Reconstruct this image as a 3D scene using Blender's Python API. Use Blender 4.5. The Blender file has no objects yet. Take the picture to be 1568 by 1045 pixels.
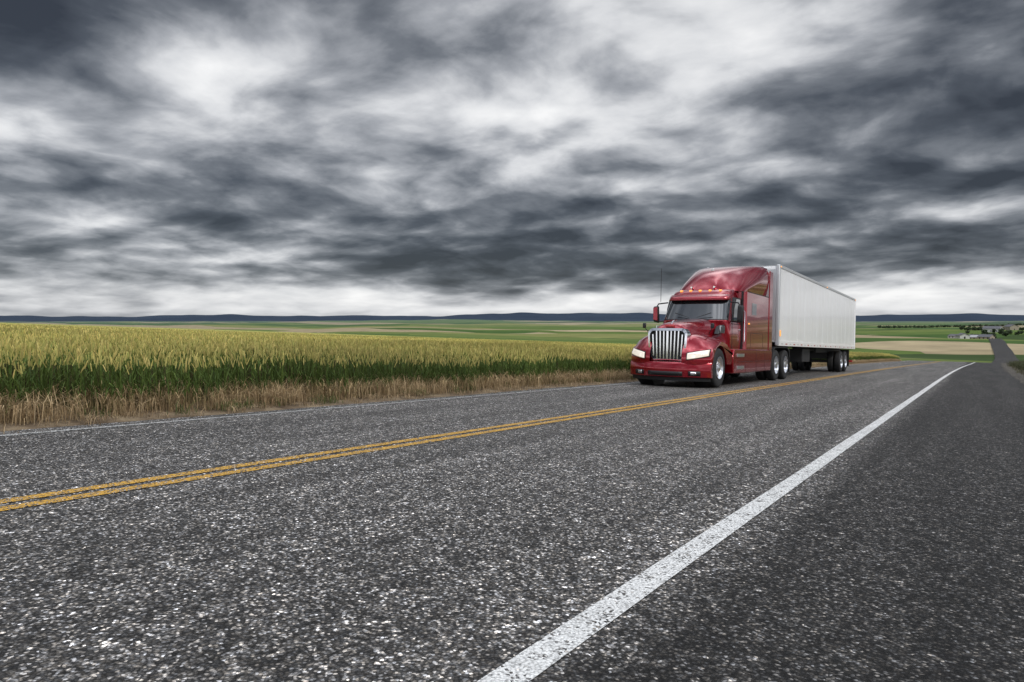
import bpy, bmesh, math, random
import numpy as np
from mathutils import Vector, Matrix
rad=math.radians
random.seed(4); rng=np.random.default_rng(7)
scene=bpy.context.scene
scene.view_settings.view_transform='Standard'
scene.view_settings.look='None'
scene.view_settings.exposure=0
CAMH=1.03; SL=0.042
FWD=np.array([-0.563,0.8264]); FWD/=np.linalg.norm(FWD); RGT=np.array([FWD[1],-FWD[0]])

# ------------------------------------------------------------------ helpers
class NT:
    def __init__(s,tree): s.t=tree; s.n=tree.nodes; s.l=tree.links
    def node(s,typ,**kw):
        n=s.n.new(typ)
        for k,v in kw.items(): setattr(n,k,v)
        return n
    def put(s,sock,v):
        if isinstance(v,bpy.types.NodeSocket): s.l.new(v,sock)
        elif v is not None: sock.default_value=v
    def m(s,op,a,b=None,c=None,clamp=False):
        n=s.node('ShaderNodeMath',operation=op); n.use_clamp=clamp
        s.put(n.inputs[0],a)
        if b is not None: s.put(n.inputs[1],b)
        if c is not None: s.put(n.inputs[2],c)
        return n.outputs[0]
    def vm(s,op,a,b=None,scale=None):
        n=s.node('ShaderNodeVectorMath',operation=op)
        s.put(n.inputs[0],a)
        if b is not None: s.put(n.inputs[1],b)
        if scale is not None: s.put(n.inputs['Scale'],scale)
        return n.outputs['Value'] if op in('DOT_PRODUCT','LENGTH') else n.outputs[0]
    def noise(s,vec,scale,detail=4,rough=.5,out=0,dist=0):
        n=s.node('ShaderNodeTexNoise'); s.put(n.inputs['Vector'],vec)
        n.inputs['Scale'].default_value=scale; n.inputs['Detail'].default_value=detail
        n.inputs['Roughness'].default_value=rough; n.inputs['Distortion'].default_value=dist
        return n.outputs[out]
    def vor(s,vec,scale,out='Color',feature='F1'):
        n=s.node('ShaderNodeTexVoronoi',feature=feature,voronoi_dimensions='2D'); s.put(n.inputs['Vector'],vec)
        n.inputs['Scale'].default_value=scale
        return n.outputs[out]
    def ramp(s,fac,stops,interp='LINEAR'):
        n=s.node('ShaderNodeValToRGB'); s.put(n.inputs[0],fac)
        cr=n.color_ramp; cr.interpolation=interp
        while len(cr.elements)<len(stops): cr.elements.new(.5)
        for e,(p,c) in zip(cr.elements,stops):
            e.position=p
            e.color=(c,c,c,1) if not hasattr(c,'__len__') else (*c,1)
        return n.outputs[0]
    def mix(s,f,a,b,mode='MIX'):
        n=s.node('ShaderNodeMix',data_type='RGBA',blend_type=mode)
        s.put(n.inputs[0],f)
        s.put(n.inputs[6],a if isinstance(a,bpy.types.NodeSocket) else (*a,1))
        s.put(n.inputs[7],b if isinstance(b,bpy.types.NodeSocket) else (*b,1))
        return n.outputs[2]
    def mixf(s,f,a,b):
        n=s.node('ShaderNodeMix',data_type='FLOAT')
        s.put(n.inputs[0],f); s.put(n.inputs[2],a); s.put(n.inputs[3],b); return n.outputs[0]
    def mr(s,v,a,b,c=0,d=1,smooth=False):
        n=s.node('ShaderNodeMapRange'); n.clamp=True
        if smooth: n.interpolation_type='SMOOTHSTEP'
        s.put(n.inputs[0],v)
        for i,x in enumerate((a,b,c,d)): n.inputs[i+1].default_value=x
        return n.outputs[0]
    def sep(s,v):
        n=s.node('ShaderNodeSeparateXYZ'); s.put(n.inputs[0],v); return n.outputs
    def comb(s,x,y,z):
        n=s.node('ShaderNodeCombineXYZ')
        for i,v in enumerate((x,y,z)): s.put(n.inputs[i],v)
        return n.outputs[0]
    def bump(s,h,strength,dist):
        n=s.node('ShaderNodeBump'); s.put(n.inputs['Height'],h)
        n.inputs['Strength'].default_value=strength; n.inputs['Distance'].default_value=dist
        return n.outputs[0]

def newmat(name,col=(.5,.5,.5),rough=.5,metal=0,coat=0,spec=.5,emit=None,es=0):
    m=bpy.data.materials.new(name); m.use_nodes=True
    t=NT(m.node_tree); p=t.n['Principled BSDF']
    p.inputs['Base Color'].default_value=(*col,1); p.inputs['Roughness'].default_value=rough
    p.inputs['Metallic'].default_value=metal; p.inputs['Coat Weight'].default_value=coat
    p.inputs['Coat Roughness'].default_value=.03
    p.inputs['Specular IOR Level'].default_value=spec
    if emit: p.inputs['Emission Color'].default_value=(*emit,1); p.inputs['Emission Strength'].default_value=es
    return m,t,p

def empty(name,loc=(0,0,0)):
    e=bpy.data.objects.new(name,None); e.location=loc; e.empty_display_size=.2
    scene.collection.objects.link(e); return e
def finish(name,me,mats,parent=None,smooth=True,ang=35,bevel=0):
    ob=bpy.data.objects.new(name,me); scene.collection.objects.link(ob)
    if not isinstance(mats,(list,tuple)): mats=[mats]
    for m in mats: me.materials.append(m)
    if smooth:
        me.polygons.foreach_set('use_smooth',[True]*len(me.polygons))
        try: me.set_sharp_from_angle(angle=rad(ang))
        except Exception: pass
    if bevel:
        b=ob.modifiers.new('bev','BEVEL'); b.width=bevel; b.segments=2; b.limit_method='ANGLE'; b.angle_limit=rad(40)
        b.harden_normals=False
    if parent: ob.parent=parent
    return ob
def mesh_from(name,v,f):
    me=bpy.data.meshes.new(name); me.from_pydata([tuple(map(float,p)) for p in v],[],f)
    bm=bmesh.new(); bm.from_mesh(me); bmesh.ops.recalc_face_normals(bm,faces=bm.faces); bm.to_mesh(me); bm.free()
    me.update(); return me
def box(name,lo,hi,mat,parent,bevel=0.01):
    x0,y0,z0=lo;x1,y1,z1=hi
    v=[(x0,y0,z0),(x1,y0,z0),(x1,y1,z0),(x0,y1,z0),(x0,y0,z1),(x1,y0,z1),(x1,y1,z1),(x0,y1,z1)]
    f=[(0,3,2,1),(4,5,6,7),(0,1,5,4),(1,2,6,5),(2,3,7,6),(3,0,4,7)]
    return finish(name,mesh_from(name,v,f),mat,parent,True,30,bevel)
def prism(name,poly,a,b,axis,mat,parent,bevel=0.01):
    def P(p,t):
        return {'x':(t,p[0],p[1]),'y':(p[0],t,p[1]),'z':(p[0],p[1],t)}[axis]
    n=len(poly); v=[P(p,a) for p in poly]+[P(p,b) for p in poly]
    f=[tuple(range(n)),tuple(range(2*n-1,n-1,-1))]+[(i,(i+1)%n,n+(i+1)%n,n+i) for i in range(n)]
    return finish(name,mesh_from(name,v,f),mat,parent,True,30,bevel)
def lathe_x(name,prof,cx,cy,cz,mat,parent,seg=40):
    v=[];f=[];n=len(prof)
    for s in range(seg):
        a=2*math.pi*s/seg
        for (x,r) in prof: v.append((cx+x,cy+r*math.cos(a),cz+r*math.sin(a)))
    for s in range(seg):
        t=(s+1)%seg
        for i in range(n-1): f.append((s*n+i,s*n+i+1,t*n+i+1,t*n+i))
    return finish(name,mesh_from(name,v,f),mat,parent,True,40)
def tube(name,pts,r,mat,parent,seg=8):
    v=[];f=[];pts=[Vector(p) for p in pts]
    for i,p in enumerate(pts):
        d=(pts[min(i+1,len(pts)-1)]-pts[max(i-1,0)]).normalized()
        up=Vector((0,0,1)) if abs(d.z)<.9 else Vector((1,0,0))
        a=d.cross(up).normalized(); b=d.cross(a)
        for k in range(seg):
            t=2*math.pi*k/seg; v.append(p+a*r*math.cos(t)+b*r*math.sin(t))
    for i in range(len(pts)-1):
        for k in range(seg): f.append((i*seg+k,i*seg+(k+1)%seg,(i+1)*seg+(k+1)%seg,(i+1)*seg+k))
    f.append(tuple(range(seg))); f.append(tuple(range((len(pts)-1)*seg,len(pts)*seg)))
    return finish(name,mesh_from(name,v,f),mat,parent)

def sstep(a,b,x):
    t=np.clip((x-a)/(b-a),0,1); return t*t*(3-2*t)

# ------------------------------------------------------------------ terrain height
def roadshift(Y): return 17*sstep(30,500,Y)
def roll(X,Y,s,ph):
    return (np.sin(X/s+ph)*np.cos(Y/s*.8+1.3*ph)+.6*np.sin((X+Y)/s*1.7+2*ph)+.4*np.sin((X*.6-Y)/s*2.9+ph))/2
def H(X,Y):
    X=np.asarray(X,float);Y=np.asarray(Y,float)
    R=np.hypot(X,Y)
    L=np.maximum(0,-X-9); Rr=np.maximum(0,X-roadshift(Y)-2.5)
    near=-SL*np.clip(Y,-60,1500)+.012*np.minimum(L,400)
    near=near+.35*sstep(0,3,Rr)*sstep(15,40,Y)-.012*np.minimum(Rr,100)
    F=-19+5.5*roll(X,Y,170,.7)*sstep(280,800,R)+1.6*roll(X,Y,60,2.1)*sstep(250,500,R)+.0012*R
    az=np.arctan2(X*RGT[0]+Y*RGT[1],X*FWD[0]+Y*FWD[1])
    ridge=68+18*np.sin(az*5.2+1.0)+12*np.sin(az*13+.5)+7*np.sin(az*31+2)+4*np.sin(az*77)+2*np.sin(az*141)
    F=F+np.maximum(ridge,12)*sstep(6200,8800,R)
    mid=14*sstep(3000,4300,R)*sstep(6200,4600,R)*np.maximum(0,np.sin(az*7+2.2))
    F=F+mid
    e=Y-95-.9*L
    w=np.maximum(sstep(0,190,e),sstep(420,900,R))
    return near*(1-w)+F*w

def grid_mesh(name,V,nu,nv,wrap=False):
    me=bpy.data.meshes.new(name)
    idx=np.arange(nu*nv).reshape(nu,nv)
    if wrap: a=idx; b=np.roll(idx,-1,axis=0); q=np.stack([a[:,:-1],a[:,1:],b[:,1:],b[:,:-1]],-1)
    else: q=np.stack([idx[:-1,:-1],idx[1:,:-1],idx[1:,1:],idx[:-1,1:]],-1)
    q=q.reshape(-1,4)
    me.vertices.add(nu*nv); me.vertices.foreach_set('co',V.reshape(-1).astype(np.float32))
    me.loops.add(q.size); me.loops.foreach_set('vertex_index',q.reshape(-1).astype(np.int32))
    me.polygons.add(len(q)); me.polygons.foreach_set('loop_start',np.arange(0,q.size,4,dtype=np.int32))
    me.polygons.foreach_set('loop_total',np.full(len(q),4,dtype=np.int32))
    me.update(calc_edges=True); me.validate()
    return me
def quads_mesh(name,Q,C):
    n=len(Q); me=bpy.data.meshes.new(name)
    me.vertices.add(n*4); me.vertices.foreach_set('co',Q.reshape(-1).astype(np.float32))
    me.loops.add(n*4); me.loops.foreach_set('vertex_index',np.arange(n*4,dtype=np.int32))
    me.polygons.add(n); me.polygons.foreach_set('loop_start',np.arange(0,n*4,4,dtype=np.int32))
    me.polygons.foreach_set('loop_total',np.full(n,4,dtype=np.int32))
    at=me.color_attributes.new('Col','FLOAT_COLOR','POINT')
    c=np.concatenate([C.reshape(-1,3),np.ones((n*4,1))],1)
    at.data.foreach_set('color',c.reshape(-1).astype(np.float32))
    me.update(calc_edges=True)
    return me

# ------------------------------------------------------------------ world / sky
w=bpy.data.worlds.new("World"); scene.world=w; w.use_nodes=True
t=NT(w.node_tree); t.n.clear()
out=t.node('ShaderNodeOutputWorld')
sunel,sunaz=rad(42),rad(112)   # azimuth from +Y clockwise
sky=t.node('ShaderNodeTexSky',sky_type='NISHITA'); sky.sun_disc=False; sky.sun_elevation=sunel; sky.sun_rotation=sunaz
bg1=t.node('ShaderNodeBackground'); t.l.new(sky.outputs[0],bg1.inputs[0]); bg1.inputs[1].default_value=.1
d=t.node('ShaderNodeTexCoord').outputs['Generated']
dx,dy,dz=t.sep(d)
zc=t.m('ADD',t.m('MAXIMUM',dz,0),.19)
P=t.comb(t.m('DIVIDE',dx,zc),t.m('DIVIDE',dy,zc),0)
rr=t.vm('DOT_PRODUCT',d,(float(RGT[0]),float(RGT[1]),0)); ff=t.vm('DOT_PRODUCT',d,(float(FWD[0]),float(FWD[1]),0))
az=t.m('ARCTAN2',rr,ff)
wv=t.vm('SUBTRACT',t.noise(P,1.5,2,.5,out=1),(.5,.5,.5))
Pw=t.vm('ADD',P,t.vm('SCALE',wv,scale=.30))
n1=t.noise(Pw,1.45,1.5,.5)
off=t.vm('ADD',Pw,(.13*float(FWD[0])+.05,.13*float(FWD[1])+.03,.0))
n2=t.noise(off,1.45,8,.53)
def puff(vec,scale,sm):
    n=t.node('ShaderNodeTexVoronoi',feature='SMOOTH_F1',voronoi_dimensions='2D'); t.put(n.inputs['Vector'],vec)
    n.inputs['Scale'].default_value=scale; n.inputs['Smoothness'].default_value=sm
    n.inputs['Detail'].default_value=1.5; n.inputs['Roughness'].default_value=.5
    return n.outputs['Distance']
pf=puff(t.vm('ADD',Pw,t.vm('SCALE',t.vm('SUBTRACT',t.noise(Pw,5,3,.55,out=1),(.5,.5,.5)),scale=.16)),2.7,.35)
val=t.m('MULTIPLY_ADD',t.m('SUBTRACT',n2,.5),3.3,0)
val=t.m('MULTIPLY_ADD',t.m('SUBTRACT',n1,.5),-1.5,val)  # soft noise against its shifted copy: light-and-shade relief painted into the clouds
val=t.m('MULTIPLY_ADD',t.m('SUBTRACT',.42,pf),.42,val)
# large-scale cloud cover: brightness against azimuth for several heights
U=t.mr(az,-.75,.75)
def P2(px): return (math.atan((px-784)/1045)+.75)/1.5
rows=[(2,[(0,.38),(300,.38),(600,.42),(860,.56),(1130,.86),(1300,.74),(1450,.50),(1568,.40)]),
 (75,[(0,.34),(150,.44),(400,.50),(650,.66),(860,.58),(1100,.86),(1300,.60),(1568,.38)]),
 (150,[(0,.20),(130,.28),(330,.66),(620,.88),(900,.80),(1050,.78),(1200,.46),(1400,.30),(1568,.26)]),
 (230,[(0,.70),(200,.66),(350,.50),(620,.60),(860,.56),(1100,.58),(1250,.34),(1420,.14),(1568,.16)]),
 (330,[(0,.52),(200,.48),(350,.34),(520,.52),(700,.38),(850,.26),(1000,.44),(1100,.50),(1300,.38),(1450,.50),(1568,.38)]),
 (390,[(0,.58),(200,.58),(400,.44),(600,.26),(740,.15),(900,.22),(1050,.52),(1180,.48),(1300,.26),(1450,.34),(1568,.36)]),
 (430,[(0,.58),(300,.62),(560,.54),(720,.18),(850,.36),(1000,.24),(1200,.24),(1330,.58),(1450,.62),(1568,.64)]),
 (450,[(0,.70),(300,.80),(560,.90),(720,.60),(900,.86),(1100,.68),(1330,.92),(1400,.94),(1568,.76)]),
 (472,[(0,.64),(300,.78),(560,.90),(720,.86),(900,.84),(1100,.82),(1330,.86),(1400,.88),(1568,.68)]),
 (488,[(0,.56),(784,.64),(1568,.62)])]
cur=None;pz_=None
for (py,st) in rows:
    r=t.ramp(U,[(min(1,max(0,P2(px))),v) for px,v in st],'EASE')
    zz=math.sin(math.atan((490-py)/1150))
    if cur is None: cur=r
    else: cur=t.mixf(t.mr(dz,pz_,zz,0,1),cur,r)
    pz_=zz
base=cur
amp=t.mr(dz,0,.08,.30,1.0)
val=t.m('MULTIPLY_ADD',val,t.m('MULTIPLY',amp,.72),t.m('ADD',base,.0))
colr=t.ramp(val,[(0,(.036,.041,.052)),(.18,(.078,.088,.106)),(.36,(.18,.194,.218)),(.54,(.39,.405,.435)),(.74,(.72,.73,.75)),(1,(.98,.98,.98))])
boost=t.mr(dz,.48,.8,1,3.4,True)  # extra sky brightness overhead and behind the camera, added to light the scene
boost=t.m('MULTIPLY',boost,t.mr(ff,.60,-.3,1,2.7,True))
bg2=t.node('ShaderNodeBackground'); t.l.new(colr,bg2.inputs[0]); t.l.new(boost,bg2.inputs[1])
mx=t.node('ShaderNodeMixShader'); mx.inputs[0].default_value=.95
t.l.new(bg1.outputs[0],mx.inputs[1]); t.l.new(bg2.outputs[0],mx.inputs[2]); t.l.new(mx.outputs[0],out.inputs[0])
try: w.cycles.sampling_method='MANUAL'; w.cycles.sample_map_resolution=256
except Exception: pass

sl=bpy.data.lights.new('sun','SUN'); sl.energy=1.5; sl.angle=rad(10); sl.color=(1,.94,.86)
so=bpy.data.objects.new('sun',sl); scene.collection.objects.link(so)
sd=Vector((math.sin(sunaz)*math.cos(sunel),math.cos(sunaz)*math.cos(sunel),math.sin(sunel)))
so.rotation_euler=sd.to_track_quat('Z','Y').to_euler(); so.location=(20,-20,30)

# ------------------------------------------------------------------ camera
cd=bpy.data.cameras.new('camera'); cam=bpy.data.objects.new('camera',cd); scene.collection.objects.link(cam)
cd.sensor_width=36; cd.lens=24; cd.clip_end=40000; cd.clip_start=.05
cam.location=(0,0,CAMH); cam.rotation_euler=(rad(90-1.78),0,math.atan2(.563,.8264))
scene.camera=cam

# ------------------------------------------------------------------ ground
m_ground,t,p=newmat('ground_fields',rough=.95,spec=.1)
pos=t.node('ShaderNodeNewGeometry').outputs['Position']
px,py,pz=t.sep(pos)
flat=t.comb(px,py,0)
R=t.vm('LENGTH',flat)
wob=t.vm('SCALE',t.vm('SUBTRACT',t.noise(flat,.006,2,.5,out=1),(.5,.5,.5)),scale=110)
fp=t.vm('ADD',flat,wob)
rot=t.node('ShaderNodeMapping'); t.put(rot.inputs['Vector'],fp); rot.inputs['Rotation'].default_value=(0,0,-.65); rot.inputs['Scale'].default_value=(.55,1.5,1)
vr=t.mixf(t.mr(R,1300,1301),t.sep(t.vor(rot.outputs[0],.0062))[0],t.sep(t.vor(rot.outputs[0],.0024))[0])
fields=t.ramp(vr,[(0,(.055,.105,.024)),(.20,(.10,.15,.035)),(.40,(.32,.26,.155)),(.50,(.13,.17,.045)),(.66,(.38,.31,.19)),(.76,(.045,.075,.022)),(.90,(.20,.21,.07))],'CONSTANT')
fields=t.mix(.5,fields,t.ramp(t.noise(flat,.03,5,.65),[(.3,.4),(.7,1.1)]),'MULTIPLY')
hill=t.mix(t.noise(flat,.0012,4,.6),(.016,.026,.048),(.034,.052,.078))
fields=t.mix(t.mr(R,1200,5500,0,.5),fields,(.13,.17,.18))  # distance haze painted into the field colours
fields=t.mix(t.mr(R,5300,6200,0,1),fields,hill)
dn=t.noise(flat,2.2,7,.65)
dirt=t.ramp(dn,[(.3,(.09,.065,.045)),(.5,(.20,.15,.10)),(.65,(.32,.25,.16)),(.8,(.14,.14,.06))])
dirt=t.mix(.5,dirt,t.ramp(t.noise(flat,40,3,.7),[(.3,.3),(.7,1.0)]),'MULTIPLY')
rightv=t.mix(t.noise(flat,1.2,5,.6),(.02,.03,.012),(.055,.06,.025))
dirt=t.mix(t.mr(px,1.9,3.5),dirt,rightv)
near=t.mr(R,130,190,0,1)
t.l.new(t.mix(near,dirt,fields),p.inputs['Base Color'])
angs=np.radians(np.concatenate([np.arange(-60,60,.3),np.arange(60,300,3.0)]))
radii=np.concatenate([[0.01],np.geomspace(.6,13000,330)])
A,RR=np.meshgrid(angs,radii,indexing='ij')
DX=np.cos(A)*FWD[0]+np.sin(A)*RGT[0]; DY=np.cos(A)*FWD[1]+np.sin(A)*RGT[1]
GX,GY=DX*RR,DY*RR
bumps=.02*np.sin(GX*3.1+GY*1.7)*np.sin(GY*2.3)*sstep(-8.3,-8.8,GX)*sstep(200,50,RR)
V=np.stack([GX,GY,H(GX,GY)-.05+bumps+.04*sstep(-8.25,-8.7,GX)*(RR<150)],-1)
gm=grid_mesh('ground',V,len(angs),len(radii),wrap=True)
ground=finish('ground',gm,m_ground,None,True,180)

# ------------------------------------------------------------------ road
def asphalt(name):
    m,t,p=newmat(name,rough=.85,spec=.3)
    pos=t.node('ShaderNodeNewGeometry').outputs['Position']
    x,y,z=t.sep(pos); f=t.comb(x,y,0)
    f2=t.vm('ADD',f,t.vm('SCALE',t.noise(f,60,1,.5,out=1),scale=.012))
    vn=t.node('ShaderNodeTexVoronoi',voronoi_dimensions='2D'); t.put(vn.inputs['Vector'],f2); vn.inputs['Scale'].default_value=84
    vs=t.sep(vn.outputs['Color']); v1=vs[0]; dist=vn.outputs['Distance']
    v2=t.sep(t.vor(f2,44))[1]
    s1=t.ramp(v1,[(0,.022),(.45,.048),(.72,.10),(.86,.20),(.95,.38),(1,.55)])
    s2=t.ramp(v2,[(0,.5),(.5,.85),(.8,1.15),(.93,1.8),(1,3.0)])
    crev=t.ramp(dist,[(.25,1.0),(.62,.33)])
    c=t.mix(1,s1,s2,'MULTIPLY'); c=t.mix(1,c,crev,'MULTIPLY')
    c=t.mix(1,c,t.ramp(t.noise(f,7,5,.7),[(.32,.55),(.52,1.0),(.72,1.45)]),'MULTIPLY')
    sm=t.comb(t.m('MULTIPLY',x,1.4),t.m('MULTIPLY',y,.10),0)
    c=t.mix(1,c,t.ramp(t.noise(sm,1.2,4,.6),[(.3,.62),(.7,1.35)]),'MULTIPLY')
    fw=t.vm('ADD',f,t.vm('SCALE',t.noise(f,1.1,4,.65,out=1),scale=.9))
    ce=t.vor(fw,.30,'Distance','DISTANCE_TO_EDGE')
    cm=t.m('MULTIPLY',t.mr(ce,.0015,.006,.75,0),t.mr(t.noise(f,.35,2,.5),.50,.56))
    c=t.mix(cm,c,(.012,.012,.012))
    c=t.mix(1,c,t.mix(vs[2],(1.12,1.0,.86),(.98,.98,1.0)),'MULTIPLY')
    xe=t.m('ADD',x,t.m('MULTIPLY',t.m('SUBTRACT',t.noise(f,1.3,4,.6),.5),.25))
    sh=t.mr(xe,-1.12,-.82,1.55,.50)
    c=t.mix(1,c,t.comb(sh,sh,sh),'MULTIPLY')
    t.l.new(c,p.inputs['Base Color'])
    t.l.new(t.bump(t.m('SUBTRACT',1,dist),.6,.008),p.inputs['Normal'])
    return m,t,p,c
m_asph,_,_,_=asphalt('asphalt')
def strip(name,xl,xr,y0,y1,dz,mat,parent,nx=2,ny=260,rag=0):
    ys=np.concatenate([np.linspace(y0,60,60,endpoint=False),np.linspace(60,y1,ny-60)])
    u=np.linspace(0,1,nx); Yg,U=np.meshgrid(ys,u,indexing='ij')
    xc=roadshift(Yg); l=xl+rag*(np.sin(Yg*3.1)+np.sin(Yg*7.7+1)+np.sin(Yg*1.3))*.33
    Xg=l+(xr-l)*U+xc
    far=sstep(85,130,Yg)
    Z=H(Xg*0+xc-4.6,Yg)+dz+far*.35
    me=grid_mesh(name,np.stack([Xg,Yg,Z],-1),len(ys),nx)
    me.flip_normals()
    return finish(name,me,mat,parent,True,180)
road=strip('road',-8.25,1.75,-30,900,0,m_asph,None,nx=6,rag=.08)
def paint(name,col,wear):
    m,t,p,c=asphalt(name)
    pos=t.node('ShaderNodeNewGeometry').outputs['Position']
    x,y,z=t.sep(pos); f=t.comb(x,y,0)
    v=t.sep(t.vor(f,90))[0]
    k=t.m('ADD',t.m('MULTIPLY',v,.55),t.m('MULTIPLY',t.noise(f,9,6,.7),.9))
    k=t.mr(k,wear,wear+.12,1,0)
    dirty=t.mix(1,(*col,),t.ramp(t.noise(f,18,6,.7),[(.3,.72),(.65,1.05)]),'MULTIPLY')
    dirty=t.mix(1,dirty,t.ramp(t.vor(f,85,'Distance'),[(.3,1.0),(.7,.55)]),'MULTIPLY')
    t.l.new(t.mix(k,c,dirty),p.inputs['Base Color'])
    return m
m_white=paint('white_paint',(.82,.82,.80),.86)
m_whitew=paint('white_paint_worn',(.6,.6,.58),.68)
m_yel=paint('yellow_paint',(.70,.40,.07),.76)
strip('edge_line_white',-1.235,-1.105,-10,200,.005,m_white,road,rag=.012)
strip('edge_line_worn',-7.97,-7.87,-10,200,.005,m_whitew,road)
strip('centre_line_yellow_a',-4.90,-4.785,-10,200,.005,m_yel,road)
strip('centre_line_yellow_b',-4.70,-4.585,-10,200,.005,m_yel,road)
m_grav,t,p=newmat('shoulder_gravel',rough=.95,spec=.2)
pos=t.node('ShaderNodeNewGeometry').outputs['Position']; x,y,z=t.sep(pos); f=t.comb(x,y,0)
gc=t.ramp(t.sep(t.vor(f,38))[0],[(0,(.03,.028,.025)),(.5,(.09,.08,.068)),(.85,(.20,.18,.15)),(1,(.40,.37,.33))])
gc=t.mix(1,gc,t.ramp(t.noise(f,1.6,6,.65),[(.3,.35),(.7,1.1)]),'MULTIPLY')
t.l.new(gc,p.inputs['Base Color']); t.l.new(t.bump(t.vor(f,38,'Distance'),.8,.02),p.inputs['Normal'])
strip('gravel_edge',1.45,2.6,-20,160,.006,m_grav,road,nx=3,rag=.22)

# ------------------------------------------------------------------ vegetation
def foliage_mat(name,trans=.25):
    m=bpy.data.materials.new(name); m.use_nodes=True; t=NT(m.node_tree); p=t.n['Principled BSDF']
    a=t.node('ShaderNodeAttribute',attribute_name='Col').outputs['Color']
    t.l.new(a,p.inputs['Base Color']); p.inputs['Roughness'].default_value=.7; p.inputs['Specular IOR Level'].default_value=.25
    tr=t.node('ShaderNodeBsdfTranslucent'); t.l.new(a,tr.inputs[0])
    mx=t.node('ShaderNodeMixShader'); mx.inputs[0].default_value=trans
    t.l.new(p.outputs[0],mx.inputs[1]); t.l.new(tr.outputs[0],mx.inputs[2]); t.l.new(mx.outputs[0],t.n['Material Output'].inputs[0])
    return m
m_wheat=foliage_mat('wheat_blades')
def seg(p0,p1,w0,w1,phi,c0,c1):
    s=np.stack([np.cos(phi),np.sin(phi),0*phi],-1)
    Q=np.stack([p0-s*w0[:,None]/2,p0+s*w0[:,None]/2,p1+s*w1[:,None]/2,p1-s*w1[:,None]/2],1)
    C=np.stack([c0,c0,c1,c1],1)
    return Q,C
def colmix(a,b,f): return np.array(a)*(1-f[:,None])+np.array(b)*f[:,None]
def patchy(X,Y):
    return 1+.16*np.sin(X*.31+Y*.17)+.12*np.sin(X*.9-Y*.7+1)+.12*np.sin(X*.13-Y*.05+2)
TAN=(.46,.34,.18); GRN=(.040,.072,.015); GRN2=(.09,.13,.027); HEAD=(.58,.48,.18); HEADG=(.36,.36,.11)
def wheat(X,Y,nleaf,ws=1.,full=True):
    n=len(X); h=rng.normal(.735,.055,n)+.04*np.sin(X*.9)*np.sin(Y*.7); z=H(X,Y)
    edge=np.clip((-X-9.0)/.8,0,1); h*= (.80+.20*edge)
    pa=patchy(X,Y)[:,None]
    phi=rng.uniform(0,np.pi,n); lean=rng.normal(0,.05,(n,2))
    base=np.stack([X,Y,z],-1)
    top=base+np.stack([lean[:,0],lean[:,1],h],-1)
    mid=base+(top-base)*.38
    r=rng.random(n); g=colmix(GRN,GRN2,r)*pa; tn=np.array(TAN)*(.6+.6*rng.random(n))[:,None]
    Qs=[];Cs=[]
    def add(qc): Qs.append(qc[0]);Cs.append(qc[1])
    o=np.ones(n)
    if full:
        add(seg(base,mid,.007*o*ws,.006*o*ws,phi,tn,colmix(TAN,GRN,np.full(n,.6))))
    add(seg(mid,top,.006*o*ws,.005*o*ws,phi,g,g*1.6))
    hl=rng.uniform(.085,.125,n); dr=np.stack([rng.normal(0,.25,n),rng.normal(0,.25,n),o],-1)
    hd=colmix(HEAD,HEADG,rng.random(n))*(.75+.5*rng.random(n))[:,None]*pa
    tip=top+dr*hl[:,None]; m2=top+dr*(hl*.45)[:,None]
    add(seg(top,m2,.008*o*ws,.020*o*ws,phi,hd*.8,hd)); add(seg(m2,tip,.020*o*ws,.007*o*ws,phi,hd,hd*1.15))
    add(seg(top,tip,.014*o*ws,.012*o*ws,phi+1.57,hd*.9,hd*1.1))
    for k in range(nleaf):
        f=rng.uniform(.12,.85,n); a=rng.uniform(0,2*np.pi,n); ln=rng.uniform(.10,.24,n)
        st=base+(top-base)*f[:,None]
        dir_=np.stack([np.cos(a),np.sin(a),0*a],-1)
        e1=st+dir_*(ln*.35)[:,None]+np.array([0,0,1])*(ln*.6)[:,None]
        e2=e1+dir_*(ln*.5)[:,None]+np.array([0,0,1])*(ln*rng.uniform(-.7,.5,n))[:,None]
        dry=(f<.36)*(rng.random(n)<.85)
        lc=np.where(dry[:,None],tn,g*(.8+.7*rng.random(n))[:,None])
        add(seg(st,e1,.007*o*ws,.014*o*ws,a+1.57,lc*.8,lc)); add(seg(e1,e2,.014*o*ws,.003*o*ws,a+1.57,lc,lc*1.2))
    return np.concatenate(Qs),np.concatenate(Cs)
def zone(l0,l1,y0,y1,dens,jag=False):
    n=int((l1-l0)*(y1-y0)*dens); L=rng.uniform(l0,l1,n); Y=rng.uniform(y0,y1,n)
    if jag: L=L+.16*np.sin(Y*2.1)+.10*np.sin(Y*5.3+1)+rng.normal(0,.05,n)
    return -9.0-L,Y
parts=[]
X,Y=zone(0,1.6,-3,34,190,True); parts.append(wheat(X,Y,3))
X,Y=zone(1.6,8,-3,36,85); parts.append(wheat(X,Y,1,1.1))
X,Y=zone(8,26,-4,48,34); parts.append(wheat(X,Y,0,1.7,False))
X,Y=zone(0,2.2,34,110,95,True); parts.append(wheat(X,Y,2,1.6))
X,Y=zone(2.2,8,36,110,40); parts.append(wheat(X,Y,0,2.2,False))
X,Y=zone(8,70,48,125,9); parts.append(wheat(X,Y,0,3.4,False))
X,Y=zone(26,80,-6,48,12); parts.append(wheat(X,Y,0,3.0,False))
Q=np.concatenate([a for a,b in parts]); C=np.concatenate([b for a,b in parts])
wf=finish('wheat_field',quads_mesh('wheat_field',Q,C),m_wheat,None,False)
m_can,t,p=newmat('wheat_canopy',rough=.9,spec=.1)
pos=t.node('ShaderNodeNewGeometry').outputs['Position']; x,y,z=t.sep(pos); f=t.comb(x,y,0)
Rn=t.vm('LENGTH',f)
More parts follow.
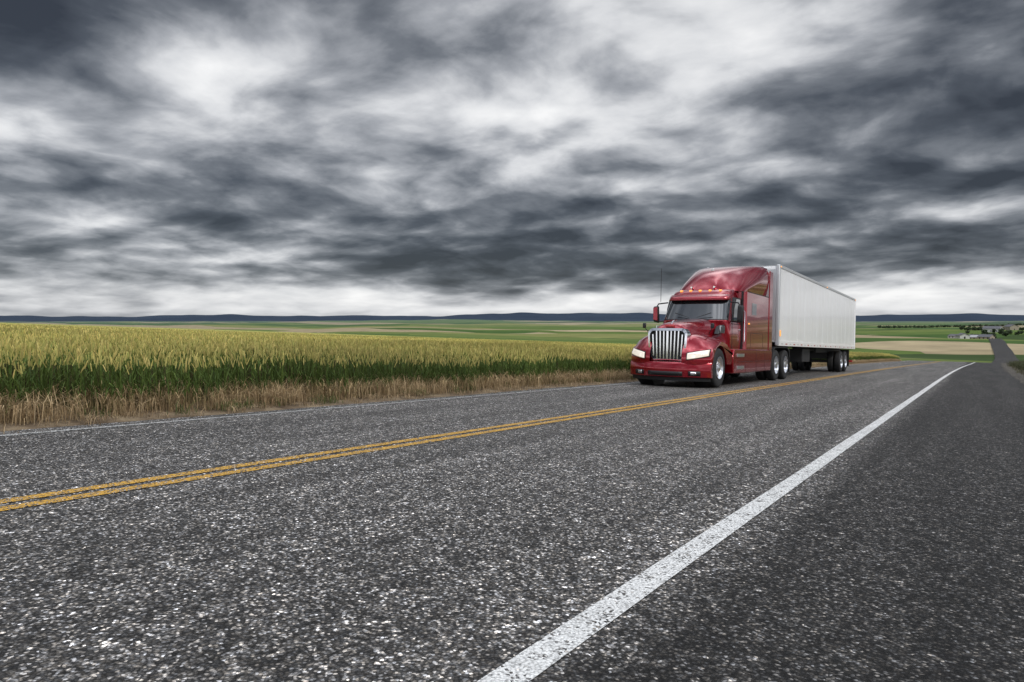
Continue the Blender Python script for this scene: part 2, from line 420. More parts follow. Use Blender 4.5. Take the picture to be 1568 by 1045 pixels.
c1=t.ramp(t.noise(f,6,6,.75),[(.3,(.045,.055,.014)),(.5,(.18,.17,.045)),(.7,(.42,.35,.11))])
c2=t.ramp(t.noise(f,.6,7,.75),[(.3,(.23,.23,.06)),(.7,(.44,.385,.13))])
cc=t.mix(t.mr(Rn,20,110),c1,c2)
tr_=t.node('ShaderNodeMapping'); t.put(tr_.inputs['Vector'],f); tr_.inputs['Scale'].default_value=(.02,.006,1)
cc=t.mix(1,cc,t.ramp(t.noise(tr_.outputs[0],1.5,6,.65),[(.35,(.62,.78,.60)),(.65,(1.25,1.15,1.1))]),'MULTIPLY')
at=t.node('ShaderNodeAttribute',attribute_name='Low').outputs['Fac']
cc=t.mix(at,cc,t.ramp(t.noise(pos,20,4,.7),[(.3,(.015,.02,.008)),(.7,(.08,.07,.03))]))  # front face coloured dark to stand in for the shaded crop interior
t.l.new(cc,p.inputs['Base Color'])
Ls=np.concatenate([[.95,.951],np.geomspace(1.2,650,120)]); ny=260
U=np.linspace(0,1,ny)
Lg,Ug=np.meshgrid(Ls,U,indexing='ij')
Yg=-50-.5*Lg+(170+.95*Lg)*Ug; Xg=-9-Lg
hh=np.full_like(Lg,.60)+.04*np.sin(Xg*1.1)*np.sin(Yg*.8)+.12*sstep(60,140,np.hypot(Xg,Yg)); hh[0,:]=.0
Vc=np.stack([Xg,Yg,H(Xg,Yg)+hh],-1)
me=grid_mesh('canopy',Vc,len(Ls),ny)
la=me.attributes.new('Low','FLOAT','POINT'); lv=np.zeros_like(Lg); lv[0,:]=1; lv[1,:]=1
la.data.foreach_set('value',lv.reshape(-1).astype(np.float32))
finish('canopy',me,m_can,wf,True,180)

def tufts(X,Y,hmin,hmax,cols,ws,spread=.35,nbl=1,zoff=0):
    Qs=[];Cs=[]
    for k in range(nbl):
        n=len(X); hgt=rng.uniform(hmin,hmax,n); a=rng.uniform(0,2*np.pi,n)
        xx=X+rng.normal(0,.03,n); yy=Y+rng.normal(0,.03,n)
        b=np.stack([xx,yy,H(xx,yy)+zoff],-1); dr=np.stack([np.cos(a),np.sin(a),0*a],-1)
        l=rng.uniform(.05,spread,n)
        m1=b+dr*(hgt*l*.5)[:,None]+np.array([0,0,1])*(hgt*.6)[:,None]
        e=m1+dr*(hgt*l*1.6)[:,None]+np.array([0,0,1])*(hgt*.4*rng.uniform(-.3,1,n))[:,None]
        c=colmix(cols[0],cols[1],rng.random(n))*(.6+.7*rng.random(n))[:,None]
        o=np.ones(n)
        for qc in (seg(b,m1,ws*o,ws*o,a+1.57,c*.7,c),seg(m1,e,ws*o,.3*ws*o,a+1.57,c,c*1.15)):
            Qs.append(qc[0]);Cs.append(qc[1])
    return np.concatenate(Qs),np.concatenate(Cs)
def clustered(n,l0,l1,y0,y1,cs,sp):
    k=max(1,n//cs); cx=rng.uniform(l0,l1,k); cy=rng.uniform(y0,y1,k)
    i=rng.integers(0,k,n); return cx[i]+rng.normal(0,sp,n),cy[i]+rng.normal(0,sp,n)
ps=[]
X,Y=clustered(26000,-9.40,-8.80,-3,45,40,.11); ps.append(tufts(X,Y,.10,.40,((.54,.41,.24),(.32,.22,.12)),.007,.6))
X,Y=clustered(9000,-9.3,-8.75,45,110,30,.12); ps.append(tufts(X,Y,.15,.38,((.54,.41,.24),(.32,.22,.12)),.014,.6))
X,Y=clustered(9000,-8.9,-8.2,-3,60,25,.08); ps.append(tufts(X,Y,.03,.12,((.45,.34,.20),(.25,.17,.1)),.006,1.2))
X,Y=clustered(4500,-9.3,-8.6,-3,60,30,.08); ps.append(tufts(X,Y,.05,.22,((.06,.09,.025),(.14,.15,.05)),.009,1.0))
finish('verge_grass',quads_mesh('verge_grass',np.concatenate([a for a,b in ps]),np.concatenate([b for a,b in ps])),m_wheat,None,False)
ps=[]
X,Y=clustered(22000,2.5,8,14,110,60,.25); X=X+roadshift(Y); ps.append(tufts(X,Y,.15,.65,((.035,.05,.018),(.09,.085,.04)),.018,.6,1,-.04))
X,Y=clustered(7000,2.0,2.9,2,100,25,.12); X=X+roadshift(Y); ps.append(tufts(X,Y,.04,.18,((.14,.115,.055),(.05,.06,.02)),.012,1.,1,-.05))
finish('roadside_brush',quads_mesh('roadside_brush',np.concatenate([a for a,b in ps]),np.concatenate([b for a,b in ps])),m_wheat,None,False)

# ------------------------------------------------------------------ village: houses + trees
m_wall=newmat('white_siding',(.50,.49,.46),.8)[0]; m_wall2=newmat('tan_siding',(.30,.26,.20),.8)[0]
m_roof=newmat('roof_dark',(.10,.10,.11),.8)[0]; m_roof2=newmat('roof_metal',(.30,.30,.31),.5)[0]
m_win=newmat('window_glass',(.02,.025,.03),.1)[0]
def pixpos(px,dist):
    a=math.atan((px-784)/1045); return (math.cos(a)*FWD+math.sin(a)*RGT)*dist/math.cos(a)
def house(name,px,dist,w,l,h,rh,rot,mw,mr_):
    x,y=pixpos(px,dist); e=empty(name,(x,y,float(H(x,y))-.3)); e.rotation_euler=(0,0,rot)
    prism('walls',[(-w/2,0),(w/2,0),(w/2,h),(0,h+rh),(-w/2,h)],-l/2,l/2,'y',mw,e,0)
    for s in(-1,1):
        ov=.5; a=(0,h+rh+.12); b=(s*(w/2+ov),h-rh*ov/(w/2)+.12)
        prism('roof',[a,b,(b[0],b[1]+.2),(0,a[1]+.25)],-l/2-.5,l/2+.5,'y',mr_,e,0)
        for k in range(3):
            yy=(-.33+.33*k)*l; box('window',(s*w/2-.03,yy-.7,1.2),(s*w/2+.03,yy+.7,2.6),m_win,e,0)
    box('door',(-.6,-l/2-.04,0),(.6,-l/2+.02,2.2),m_win,e,0)
    return e
house('farmhouse',1474,640,8,12,3.0,2.0,.3,m_wall,m_roof)
house('farmhouse',1492,700,7,10,3,2.0,1.5,m_wall2,m_roof2)
house('barn',1520,900,12,20,5,3,1.2,m_wall,m_roof)
house('barn',1548,980,11,18,5,3,.4,m_wall2,m_roof)
house('farmhouse',1510,680,8,12,3.0,2.2,1.0,m_wall2,m_roof)
house('farmhouse',1463,760,8,12,3.0,2.0,.9,m_wall,m_roof)
def treeclump(px,dist,h,r,n):
    x,y=pixpos(px,dist); z=float(H(x,y))
    Q=[];C=[]
    for k in range(5):
        ox,oy,oz,rr_=rng.normal(0,r*.35),rng.normal(0,r*.35),h*rng.uniform(.3,.7),r*rng.uniform(.45,.7)
        m=n//5; u=rng.normal(size=(m,3)); u/=np.linalg.norm(u,axis=1)[:,None]
        c=np.array([x+ox,y+oy,z+oz])+u*(rr_*rng.uniform(.6,1.05,m))[:,None]*np.array([1,1,1.0])
        a=rng.normal(size=(m,3)); a/=np.linalg.norm(a,axis=1)[:,None]; b=np.cross(a,rng.normal(size=(m,3))); b/=np.linalg.norm(b,axis=1)[:,None]
        s=r*.16
        q=np.stack([c-a*s-b*s,c+a*s-b*s,c+a*s+b*s,c-a*s+b*s],1); Q.append(q)
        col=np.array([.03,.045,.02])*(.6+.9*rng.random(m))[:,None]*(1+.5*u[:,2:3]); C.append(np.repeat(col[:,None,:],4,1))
    tz=np.array([[x-.3,y,z-.5],[x+.3,y,z-.5],[x+.2,y,z+h*.6],[x-.2,y,z+h*.6]])[None]
    Q.append(tz);C.append(np.full((1,4,3),.04))
    return np.concatenate(Q),np.concatenate(C)
ps=[]
for i in range(34):
    px=random.choice([random.uniform(1505,1568),random.uniform(1460,1568),random.uniform(1500,1700)])
    dist=random.uniform(700,1100); hh_=random.uniform(4,7); ps.append(treeclump(px,dist,hh_,hh_*.6,160))
for (pa,pb,da,db,n_) in ((1345,1600,1500,1900,70),(1480,1640,1000,1050,34)):
    for i in range(n_):
        f_=i/(n_-1); ps.append(treeclump(pa+(pb-pa)*f_+random.uniform(-2,2),da+(db-da)*f_+random.uniform(-8,8),5,4.5,60))
finish('distant_trees',quads_mesh('distant_trees',np.concatenate([a for a,b in ps]),np.concatenate([b for a,b in ps])),foliage_mat('tree_leaves',.1),None,False)

# ------------------------------------------------------------------ truck
m_red,t,p=newmat('red_paint',(.30,.004,.014),.20,.55,1.0)
m_chr=newmat('chrome',(.90,.90,.92),.12,1)[0]
m_alu=newmat('polished_aluminium',(.80,.80,.82),.28,1)[0]
m_blk=newmat('black_plastic',(.012,.012,.013),.5)[0]
m_frm=newmat('chassis_black',(.018,.018,.02),.6)[0]
m_gls=newmat('dark_glass',(.012,.014,.016),.04,0,1)[0]
m_rub,t,p=newmat('tire_rubber',(.022,.022,.023),.8)
m_lamp=newmat('headlight_lens',(.62,.60,.56),.08,.3,1,emit=(1,.86,.66),es=.55)[0]
m_amb=newmat('amber_marker',(.75,.25,.03),.25,0,1,emit=(1,.40,.08),es=1.3)[0]
m_wht,t,p=newmat('trailer_white',(.85,.85,.85),.3,0,.3)
pos=t.node('ShaderNodeTexCoord').outputs['Object']; x,y,z=t.sep(pos)
g=t.ramp(t.noise(t.comb(t.m('MULTIPLY',x,1),t.m('MULTIPLY',y,1.2),t.m('MULTIPLY',z,.25)),1.5,5,.6),[(.3,(.94,.935,.92)),(.6,(1,1,1))])
t.l.new(t.mix(1,(.90,.90,.90),g,'MULTIPLY'),p.inputs['Base Color'])
m_grey=newmat('trailer_rail',(.55,.56,.57),.4,.3)[0]
m_redt=newmat('reflective_red',(.40,.03,.03),.4)[0]

truck=empty('semi_truck',(-6.64,16.65,H(-6.64,16.65)+.002)); truck.rotation_euler=(-math.atan(SL),0,0); truck.scale=(.955,1,1)
NTH=28
def pt(z,th,yf,w,D,n):
    c,s=math.cos(th),math.sin(th)
    return (w*math.copysign(abs(c)**(2/n),c), yf+D*(1-abs(s)**(2/n)), z)
def hull(name,levels,yb,mat,parent,ang=30):
    v=[];f=[];n=NTH+1+2
    for k,(z,yf,w,D,nn) in enumerate(levels):
        row=[pt(z,math.pi*i/NTH,yf,w,D,nn) for i in range(NTH+1)]
        row+=[(-w,yb,z),(w,yb,z)]
        v+=row
    for k in range(len(levels)-1):
        for i in range(n): f.append((k*n+i,k*n+(i+1)%n,(k+1)*n+(i+1)%n,(k+1)*n+i))
    f.append(tuple(range(n))); f.append(tuple(range((len(levels)-1)*n,len(levels)*n)))
    return finish(name,mesh_from(name,v,f),mat,parent,True,ang)
cab_levels=[(.60,2.25,1.0,.25,5),(1.3,2.22,1.03,.28,5),(1.70,2.15,1.03,.32,4.5),(1.80,2.10,1.0,.38,3.8),(2.46,2.48,.93,.46,3.5),(2.54,2.50,.92,.46,3.5),(2.66,2.62,.89,.5,3.5),(2.74,2.9,.85,.55,3.5)]
hull('cab_body',cab_levels,3.7,m_red,truck)
def cabP(z,th,off):
    L=cab_levels
    for a,b in zip(L[:-1],L[1:]):
        if a[0]<=z<=b[0]:
            f=(z-a[0])/(b[0]-a[0]); q=[a[i]*(1-f)+b[i]*f for i in range(5)]
            x,y,zz=pt(z,th,q[1]-off,q[2],q[3],q[4]); return (x*(1+off*.3),y,zz)
def patch(name,z0,z1,t0,t1,off,mat,nz=6,nt=20):
    V=np.array([[cabP(z0+(z1-z0)*i/nz,t0+(t1-t0)*j/nt,off) for j in range(nt+1)] for i in range(nz+1)])
    me=grid_mesh(name,V,nz+1,nt+1); bm=bmesh.new(); bm.from_mesh(me); bmesh.ops.recalc_face_normals(bm,faces=bm.faces); bm.to_mesh(me); bm.free()
    return finish(name,me,mat,truck,True,60)
patch('windshield',1.84,2.44,rad(17),rad(163),.012,m_gls)
patch('windshield_rubber',1.815,2.46,rad(14.5),rad(165.5),.006,m_blk)
def hullring(name,z0,z1,y0,y1,w,D,mat,th=.03):
    v=[];f=[];n=21
    for (z,y) in((z0,y0),(z1,y1)):
        for i in range(n): v.append(pt(z,rad(12)+rad(156)*i/(n-1),y,w,D,3.6))
    for i in range(n-1): f.append((i,i+1,n+i+1,n+i))
    o=finish(name,mesh_from(name,v,f),mat,truck,True,60); s=o.modifiers.new('s','SOLIDIFY'); s.thickness=th; return o
hullring('sun_visor',2.40,2.56,2.30,2.46,.95,.45,m_red)
for i in range(5):
    x=-.6+.3*i; box('cab_marker_light',(x-.035,2.62+.01*abs(i-2)**2,2.655),(x+.035,2.74+.01*abs(i-2)**2,2.705),m_amb,truck,.01)
sl_levels=[(.60,3.5,1.14,.12,5),(2.70,3.5,1.14,.12,5),(2.705,2.86,1.03,1.0,2.5),(2.80,2.92,1.05,1.2,2.5),(3.0,3.10,1.10,1.7,2.3),(3.2,3.36,1.12,2.1,2.2),
 (3.36,3.70,1.12,2.1,2.2),(3.48,4.08,1.11,1.9,2.3),(3.57,4.55,1.09,1.5,2.5),(3.63,5.0,1.05,1.0,2.8),(3.665,5.45,.99,.6,3)]
hull('sleeper_and_roof_fairing',sl_levels,6.1,m_red,truck,ang=40)
for s in(-1,1):
    box('side_extender',(s*1.14-.02,6.1,.95),(s*1.14+.02,6.5,3.55),m_red,truck,.015)
    box('cab_seam',(s*1.035-.02,3.40,.65),(s*1.035+.02,3.50,2.70),m_blk,truck,.0)
    prism('door_window',[(2.62,1.82),(3.24,1.82),(3.24,2.44),(2.86,2.44),(2.68,2.14)],s*.93,s*1.032,'x',m_gls,truck,.0)
    prism('door_window_frame',[(2.56,1.78),(3.28,1.78),(3.28,2.48),(2.82,2.48),(2.63,2.16)],s*.92,s*1.026,'x',m_blk,truck,.0)
    for (a,b) in(((2.50,.75),(2.512,1.8)),((3.33,.75),(3.342,2.5)),((2.50,.745),(3.342,.757)),((2.5,1.72),(3.34,1.73))):
        box('door_gap',(s*1.026,a[0],a[1]),(s*1.034,b[0],b[1]),m_blk,truck,0)
    box('door_handle',(s*1.03,3.1,1.55),(s*1.06,3.26,1.59),m_chr,truck,.008)
    tube('grab_handle',[(s*1.08,3.42,1.2),(s*1.12,3.42,1.25),(s*1.12,3.42,2.1),(s*1.08,3.42,2.15)],.014,m_chr,truck)
    for (a,b) in(((4.0,.8),(4.01,1.5)),((5.4,.8),(5.41,1.5)),((4.0,1.5),(5.41,1.51)),((4.0,.79),(5.41,.8))):
        box('luggage_door_gap',(s*1.136,a[0],a[1]),(s*1.143,b[0],b[1]),m_blk,truck,0)
    box('sleeper_window',(s*1.136,4.1,2.05),(s*1.146,4.6,2.4),m_gls,truck,.0)
    box('sleeper_trim',(s*1.137,3.66,2.69),(s*1.148,6.05,2.71),m_blk,truck,.0)
    box('side_marker',(s*1.14,3.75,1.75),(s*1.155,3.87,1.79),m_amb,truck,.005)
    prism('side_skirt',[(2.28,.34),(6.35,.34),(6.55,.95),(6.35,1.02),(2.35,1.02),(2.20,.8)],s*.85,s*1.17,'x',m_red,truck,.03)
    box('skirt_seam',(s*1.168,2.7,.66),(s*1.173,6.3,.672),m_blk,truck,0)
    for yy in (3.45,4.6,5.6): box('skirt_seam',(s*1.168,yy,.36),(s*1.173,yy+.012,1.0),m_blk,truck,0)
    for zz in(.46,.80): box('cab_step',(s*1.172,2.55,zz),(s*1.19,3.25,zz+.09),m_alu,truck,.005)
def hsec(y,w,zt,zb,n=18):
    pts=[]
    for i in range(n+1):
        a=math.pi*i/n; c,s=math.cos(a),math.sin(a); k=3.2
        pts.append((w*math.copysign(abs(c)**(2/k),c),y,zb+(zt-zb)*abs(s)**(2/k)))
    return pts
secs=[(.42,.50,1.44,.62),(.36,.56,1.52,.60),(.40,.60,1.60,.60),(.52,.63,1.66,.60),(.85,.67,1.715,.60),(1.3,.74,1.765,.60),(1.8,.86,1.82,.6),(2.2,.95,1.86,.6),(2.32,.97,1.87,.6)]
v=[];f=[]
S=[hsec(*q) for q in secs]; n=len(S[0])
for s_ in S: v+=s_
for k in range(len(S)-1):
    for i in range(n-1): f.append((k*n+i,k*n+i+1,(k+1)*n+i+1,(k+1)*n+i))
f.append(tuple(range(n)))
finish('hood',mesh_from('hood',v,f),m_red,truck,True,50)
def fender(s):
    cy,cz,ra=1.12,.50,.60
    def yof(k): return .09+.34*k**2.2
    def prof(k):
        zt=1.40-.18*k**2.2-.04*k; yo=yof(k)
        pts=[]
        lo=.60
        pts.append((yo+.02,lo)); pts.append((yo,.72)); pts.append((yo+.02,.88)); pts.append((yo+.11+.01*k,1.04-.04*k)); 
        pts.append((yo+.27,zt-.13)); pts.append((yo+.44,zt-.03)); pts.append((1.25,zt+.03)); pts.append((1.7,zt+.01-.06*k)); pts.append((2.05,zt-.08-.15*k)); pts.append((2.28,zt-.35)); 
        pts.append((2.30,.9)); pts.append((2.12,.60))
        a0=math.asin((.60-cz)/ra); 
        for i in range(17):
            a=a0+(math.pi-2*a0)*i/16; pts.append((cy+ra*math.cos(a)*1.0,cz+ra*math.sin(a)))
        return pts
    xs=[.45,.62,.78,.92,1.02,1.09,1.13,1.15]
    v=[];f=[];ks=[(x-.45)/.70 for x in xs]
    P_=[prof(k) for k in ks]; n=len(P_[0])
    for x,pp in zip(xs,P_): v+=[(s*x,a,b) for a,b in pp]
    for k in range(len(xs)-1):
        for i in range(n): f.append((k*n+i,k*n+(i+1)%n,(k+1)*n+(i+1)%n,(k+1)*n+i))
    f.append(tuple(range((len(xs)-1)*n,len(xs)*n)))
    me=mesh_from('fender',v,f); bm=bmesh.new(); bm.from_mesh(me); bmesh.ops.triangulate(bm,faces=[q for q in bm.faces if len(q.verts)>4]); bm.to_mesh(me); bm.free()
    finish('fender',me,m_red,truck,True,50)
    lathe_x('wheel_well',[(s*.60,.02),(s*.60,.59),(s*1.0,.595)],0,cy,cz,m_blk,truck,32)
    def lampgrid(gz,gx,off):
        V=np.zeros((9,13,3))
        for i in range(9):
            for j in range(13):
                kk=.22+.70*(.5+(j/12-.5)*gx); x=.45+.70*kk; yo=yof(kk)
                top=.88+.10*(j/12); bot=.73+.10*(j/12)**1.3; c=(top+bot)/2
                z_=c+(top-bot)*(i/8-.5)*gz
                if z_<.88: yy=yo+.02*(z_-.72)/.16
                else: yy=yo+.02+(.09+.01*kk)*(z_-.88)/(.16-.04*kk)
                V[i,j]=(s*x,yy-off,z_)
        return V
    hl=finish('headlight',grid_mesh('headlight',lampgrid(1,1,.022),9,13),m_lamp,truck,True,60); so_=hl.modifiers.new('s','SOLIDIFY'); so_.thickness=.02; so_.offset=0
    hb=finish('headlight_bezel',grid_mesh('hb',lampgrid(1.25,1.09,.010),9,13),m_blk,truck,True,60); so_=hb.modifiers.new('s','SOLIDIFY'); so_.thickness=.012; so_.offset=0
    prism('hood_air_intake',[(1.55,1.40),(2.1,1.46),(2.15,1.62),(2.05,1.68),(1.75,1.63)],s*.80,s*.955,'x',m_blk,truck,.03)
    for q in range(4): box('intake_bar',(s*.94,1.68+.11*q,1.44),(s*.962,1.69+.11*q,1.64),m_alu,truck,0)
for s in(-1,1): fender(s)
def rrect(w_,z0,z1,r=.12,n=5,tw=1.0):
    pts=[]
    for (cx,cz,a0) in((w_-r,z1-r,0),(-w_+r,z1-r,90),(-w_+r,z0+r,180),(w_-r,z0+r,270)):
        for i in range(n+1):
            a=rad(a0+90*i/n); x=cx+r*math.cos(a); z=cz+r*math.sin(a)
            z+= (.05*(1-(x/w_)**2)) if cz>1 else 0
            x*= (1 if cz>1 else tw); pts.append((x,z))
    return pts
outer=rrect(.56,.66,1.50,.14,5,.92); inner=rrect(.50,.72,1.435,.11,5,.92)
n=len(outer); v=[(a,.20,b) for a,b in outer]+[(a,.18,b) for a,b in inner]+[(a,.32,b) for a,b in inner]+[(a,.44,b) for a,b in outer]
f=[]
for k in range(3):
    for i in range(n): f.append((k*n+i,k*n+(i+1)%n,(k+1)*n+(i+1)%n,(k+1)*n+i))
f+= [(3*n+i,3*n+(i+1)%n,(i+1)%n,i) for i in range(n)]
finish('grille_surround',mesh_from('gs',v,f),m_chr,truck,True,40)
prism('grille_mesh',inner,.29,.305,'y',m_blk,truck,0)
for i in range(-4,5):
    x=.105*i
    if i in(-4,4): z0,z1=.80,1.36
    else: z0,z1=.72,1.45
    xb=x*.92
    v=[];ff=[]
    wd=.024 if i else .040
    for (xx,zz) in((xb,z0),(x,z1)):
        for (a,b) in((-wd,.29),(-wd*.7,.205),(wd*.7,.205),(wd,.29)): v.append((xx+a,b,zz))
    ff=[(0,1,5,4),(1,2,6,5),(2,3,7,6),(0,3,2,1),(4,5,6,7)]
    finish('grille_bar',mesh_from('gb',v,ff),m_chr,truck,True,20)
box('hood_emblem',(-.13,.33,1.565),(.13,.40,1.615),m_redt,truck,.015)
tube('hood_ornament',[(0,.50,1.64),(0,.54,1.70),(0,.66,1.74)],.014,m_chr,truck)
def bumpP(u,z,off=0):
    k=min(abs(u),1); ex=max(abs(u)-1,0)
    x=math.copysign(k*1.15+off*(ex>0),u)
    y=.04+.36*k**2.4+.16*max(0,(.46-z))+ex*1.0-off*(ex==0)
    return (x,y,z)
us=np.concatenate([[-1.12,-1.06],np.linspace(-1,1,33),[1.06,1.12]]); zs=[.25,.28,.38,.46,.5,.60,.64,.66]
ins=[.06,.0,0,-.012,0,.01,.03,.10]
V=np.array([[(lambda q:(q[0]*(1-.02*(ins[j]>.05)),q[1]+ins[j],q[2]))(bumpP(u,z)) for u in us] for j,z in enumerate(zs)])
bo=finish('bumper',grid_mesh('bumper',V,len(zs),len(us)),m_red,truck,True,35); so_=bo.modifiers.new('s','SOLIDIFY'); so_.thickness=.008; so_.offset=0
def bpatch(name,u0,u1,z0,z1,mat,off=.012):
    V=np.array([[bumpP(u,z,off) for u in np.linspace(u0,u1,9)] for z in np.linspace(z0,z1,3)])
    o=finish(name,grid_mesh(name,V,3,9),mat,truck,True,60); s_=o.modifiers.new('s','SOLIDIFY'); s_.thickness=.012; s_.offset=0
bpatch('lower_intake',-.42,.42,.30,.41,m_blk); 
for s in(-1,1):
    bpatch('fog_lamp_recess',min(s*.55,s*.80),max(s*.55,s*.80),.31,.43,m_blk)
    bpatch('fog_lamp',min(s*.60,s*.72),max(s*.60,s*.72),.335,.41,m_chr,.026)
box('bumper_core',(-.95,.42,.30),(.95,.6,.62),m_blk,truck,0)
V=np.array([[(lambda q:(q[0]*.97,q[1]+.05,q[2]))(bumpP(u,z)) for u in us[2:-2]] for z in (.17,.22,.27)])
finish('air_dam',grid_mesh('air_dam',V,3,33),m_blk,truck,True,60)
box('engine_bay',(-.55,.45,.55),(.55,2.2,1.3),m_blk,truck,0)
for s in(-1,1):
    tube('mirror_arm',[(s*.96,2.55,2.34),(s*1.22,2.42,2.30),(s*1.28,2.42,2.2)],.02,m_blk,truck)
    tube('mirror_arm',[(s*1.0,2.50,1.80),(s*1.22,2.42,1.78),(s*1.28,2.42,1.85)],.02,m_blk,truck)
    prism('mirror_housing',[(s*1.20,1.74),(s*1.36,1.77),(s*1.37,2.22),(s*1.22,2.24)],2.36,2.50,'y',m_blk,truck,.03)
    prism('mirror_shell',[(s*1.21,1.80),(s*1.35,1.83),(s*1.36,2.18),(s*1.23,2.20)],2.33,2.358,'y',m_red if s<0 else m_blk,truck,.01)
    tube('hood_mirror_arm',[(s*.86,1.0,1.38),(s*.98,.92,1.56)],.010,m_blk,truck)
    prism('hood_mirror',[(s*.94,1.54),(s*1.04,1.54),(s*1.04,1.68),(s*.94,1.68)],.88,.94,'y',m_blk,truck,.025)
    tube('air_horn',[(s*.35,2.85,2.80),(s*.35,3.2,2.82)],.03,m_chr,truck)
tube('antenna',[(-1.15,2.42,2.36),(-1.16,2.44,3.35)],.008,m_blk,truck,5)
for s in(-1,1):
    prism('wiper',[(s*.10,1.88),(s*.13,1.88),(s*.55,2.00),(s*.54,2.02)],2.085,2.095,'y',m_blk,truck,0)
def wheel(cx,cy,cz,s,R=.515,dual=False,steer=False,par=None):
    par=par or truck
    tw=.29
    def tire(xo):
        pr=[(-tw/2+.02,.30),(-tw/2,.36),(-tw/2,.43),(-tw/2+.015,.485),(-tw/2+.04,R-.008),(-.08,R),(-.075,R-.014),(-.065,R-.014),(-.06,R),(.0-.006,R),(-.005,R-.014),(.005,R-.014),(.006,R),(.06,R),(.065,R-.014),(.075,R-.014),(.08,R),(tw/2-.04,R-.008),(tw/2-.015,.485),(tw/2,.43),(tw/2,.36),(tw/2-.02,.30)]
        lathe_x('tire',pr,cx+xo,cy,cz,m_rub,par,48)
    tire(0)
    if dual: tire(-s*.33)
    if steer:
        rp=[(.10,.29),(.145,.298),(.15,.285),(.09,.27),(.055,.235),(.05,.19),(.085,.165),(.09,.13),(.13,.12),(.14,.07),(.155,.05),(.155,0)]
    else:
        rp=[(.10,.29),(.145,.298),(.15,.285),(.08,.27),(.0,.24),(-.05,.20),(-.04,.15),(.02,.14),(.08,.13),(.15,.12),(.16,.06),(.16,0)]
    lathe_x('rim',[(s*a,b) for a,b in rp],cx,cy,cz,m_alu,par,40)
    for k in range(10):
        a=2*math.pi*k/10
        xx=cx+s*(.056 if steer else -.044); 
        lathe_x('hand_hole',[(0,0.0),(s*.012,.0),(s*.012,.024),(0,.026)],xx+s*.003,cy+.213*math.cos(a),cz+.213*math.sin(a),m_blk,par,10)
        a+=.3; xn=cx+s*(.088 if steer else .0)
        lathe_x('lug_nut',[(0,.016),(s*.035,.014),(s*.035,0)],xn,cy+.148*math.cos(a),cz+.148*math.sin(a),m_chr,par,6)
for s in(-1,1):
    wheel(s*1.0,1.12,.515,s,steer=True)
    for yy in(7.15,8.50): wheel(s*1.02,yy,.515,s,dual=True)
for s in(-1,1):
    box('frame_rail',(s*.43-.04,1.0,.78),(s*.43+.04,9.3,1.02),m_frm,truck,.005)
    prism('quarter_fender',[(6.55,.75),(6.65,1.05),(6.95,1.13),(8.7,1.13),(9.0,1.05),(9.1,.75),(9.05,.75),(8.95,1.0),(8.7,1.09),(6.95,1.09),(6.7,1.0),(6.6,.75)],s*.74,s*1.17,'x',m_blk,truck,0)
    box('mud_flap',(s*.78 if s>0 else -1.17,9.08,.25),(1.17 if s>0 else -.78,9.10,.85),m_blk,truck,0)
    box('tail_lamp',(s*.7-.06,9.3,.85),(s*.7+.06,9.34,.95),m_redt,truck,.005)
for yy in(1.12,7.15,8.5): box('axle',(-.9,yy-.08,.43),(.9,yy+.08,.60),m_frm,truck,.03)
prism('fifth_wheel',[(7.2,1.02),(8.5,1.02),(8.6,1.12),(7.3,1.16)],-.45,.45,'x',m_frm,truck,.01)
box('deck_plate',(-.5,6.1,1.02),(.5,7.1,1.04),m_alu,truck,0)
for i,c in enumerate(((.6,.03,.03),(.05,.1,.5),(.02,.02,.02))):
    mm=newmat('air_hose',c,.5)[0]
    tube('air_hose',[(-.1+.1*i,6.12,1.9),(-.1+.12*i,6.35,1.35),(-.1+.12*i,6.7,1.35),(-.1+.1*i,7.1,1.9)],.018,mm,truck)
box('roof_antenna_base',(-.05,3.72,3.34),(.05,3.80,3.44),newmat('gps_dome',(.6,.6,.6),.3)[0],truck,.02)

# ------------------------------------------------------------------ trailer (child of the truck: one articulated vehicle)
TY0,TY1=6.98,24.2; TZ0,TZ1=1.16,3.86; TW=1.235
trailer=empty('trailer'); trailer.parent=truck
box('box_body',(-TW,TY0,TZ0+.12),(TW,TY1,TZ1-.06),m_wht,trailer,.02)
for s in(-1,1):
    box('top_rail',(s*TW-.02,TY0-.01,TZ1-.10),(s*TW+.022,TY1+.01,TZ1),m_grey,trailer,.008)
    box('bottom_rail',(s*TW-.03,TY0-.01,TZ0),(s*TW+.022,TY1+.01,TZ0+.17),m_wht,trailer,.006)
    box('front_corner_post',(s*TW-.10,TY0-.03,TZ0),(s*TW+.028,TY0+.12,TZ1+.005),m_grey,trailer,.03)
    box('rear_corner_post',(s*TW-.08,TY1-.10,TZ0),(s*TW+.028,TY1+.03,TZ1+.005),m_wht,trailer,.01)
    y=TY0+.55
    while y<TY1-.3:
        box('panel_seam',(s*(TW-.001),y,TZ0+.17),(s*(TW+.004),y+.035,TZ1-.10),m_wht,trailer,0)
        y+=1.22
    y=TY0+.4;k=0
    while y<TY1-.4:
        box('reflective_tape',(s*(TW+.02),y,TZ0+.05),(s*(TW+.025),y+.26,TZ0+.085),m_redt if k%2 else m_grey,trailer,0); y+=.62;k+=1
    for yy in(TY0+.1,(TY0+TY1)/2,TY1-.2):
        box('marker_light',(s*(TW+.02),yy,TZ1-.08),(s*(TW+.04),yy+.10,TZ1-.04),m_amb,trailer,.005)
    box('side_lamp',(s*(TW+.02),TY0+.2,TZ0+.32),(s*(TW+.035),TY0+.28,TZ0+.52),m_amb,trailer,.005)
box('roof',(-TW+.02,TY0+.02,TZ1-.06),(TW-.02,TY1-.02,TZ1-.02),m_grey,trailer,0)
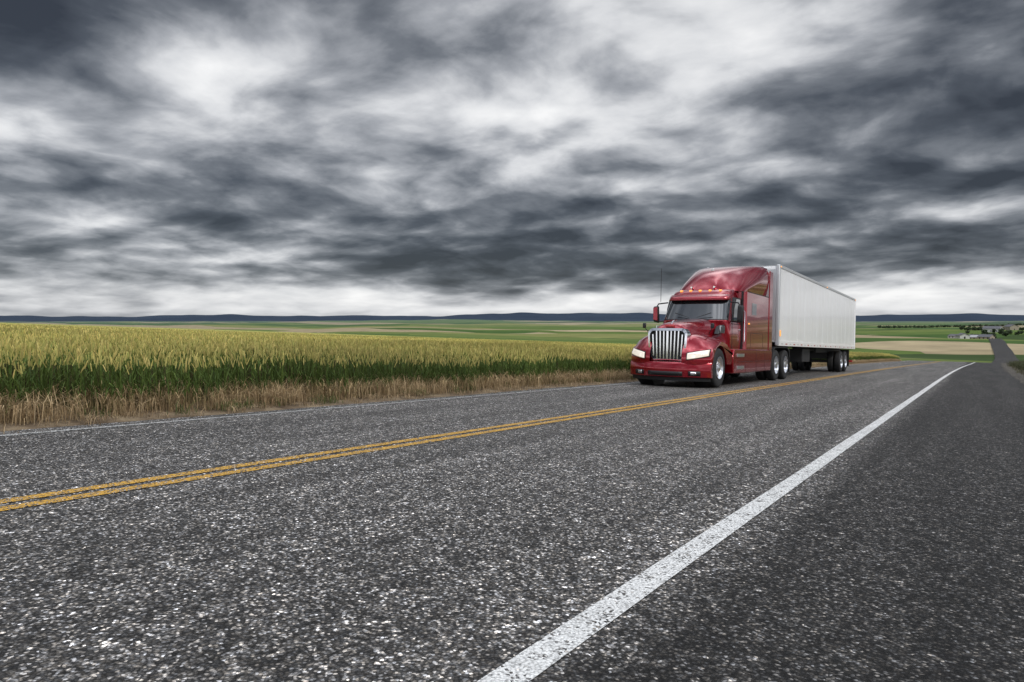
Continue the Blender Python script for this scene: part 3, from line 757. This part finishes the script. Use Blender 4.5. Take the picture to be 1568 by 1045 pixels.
box('front_wall_frame',(-TW+.12,TY0-.015,TZ0+.2),(TW-.12,TY0+.01,TZ1-.15),m_grey,trailer,.0)
for i in range(28):
    y=TY0+.5+i*.6
    if y<TY1: box('floor_crossmember',(-TW+.05,y,TZ0-.02),(TW-.05,y+.05,TZ0+.10),m_frm,trailer,0)
for s in(-1,1):
    box('slider_rail',(s*.5-.04,17.2,TZ0-.22),(s*.5+.04,TY1-.2,TZ0-.02),m_frm,trailer,0)
    box('landing_leg',(s*.75-.06,10.2,.35),(s*.75+.06,10.32,TZ0),m_frm,trailer,.005)
    box('landing_foot',(s*.75-.13,10.13,.30),(s*.75+.13,10.39,.34),m_frm,trailer,.005)
    tube('landing_brace',[(s*.75,10.26,.6),(s*.6,11.1,TZ0)],.025,m_frm,trailer)
    box('mud_flap',(s*.78 if s>0 else -1.2,22.6,.25),(1.2 if s>0 else -.78,22.62,1.12),m_blk,trailer,0)
    for yy in(20.35,21.65): wheel(s*1.04,yy,.515,s,dual=True,par=trailer)
    box('underride_post',(s*.5-.04,TY1-.1,.5),(s*.5+.04,TY1-.02,TZ0),m_frm,trailer,0)
    box('tail_lamp',(s*1.0-.08,TY1+.01,TZ0+.02),(s*1.0+.08,TY1+.04,TZ0+.12),m_redt,trailer,.005)
    box('door_hinge_bar',(s*.35-.02,TY1+.0,TZ0+.2),(s*.35+.02,TY1+.05,TZ1-.15),m_alu,trailer,.005)
tube('landing_cross',[(-.75,10.26,.8),(.75,10.26,.8)],.03,m_frm,trailer)
box('underride_bar',(-1.15,TY1-.1,.45),(1.15,TY1-.0,.56),m_redt,trailer,.01)
for yy in(20.35,21.65):
    box('axle',(-.9,yy-.07,.45),(.9,yy+.07,.59),m_frm,trailer,.03)
    box('suspension',(-.55,yy-.35,.62),(.55,yy+.35,TZ0-.2),m_frm,trailer,.02)
prism('underside_box',[(12.5,.55),(14.0,.55),(14.0,1.1),(12.5,1.1)],-.5,.9,'x',m_frm,trailer,.03)  # plain dark storage box added under the trailer, ahead of the bogie
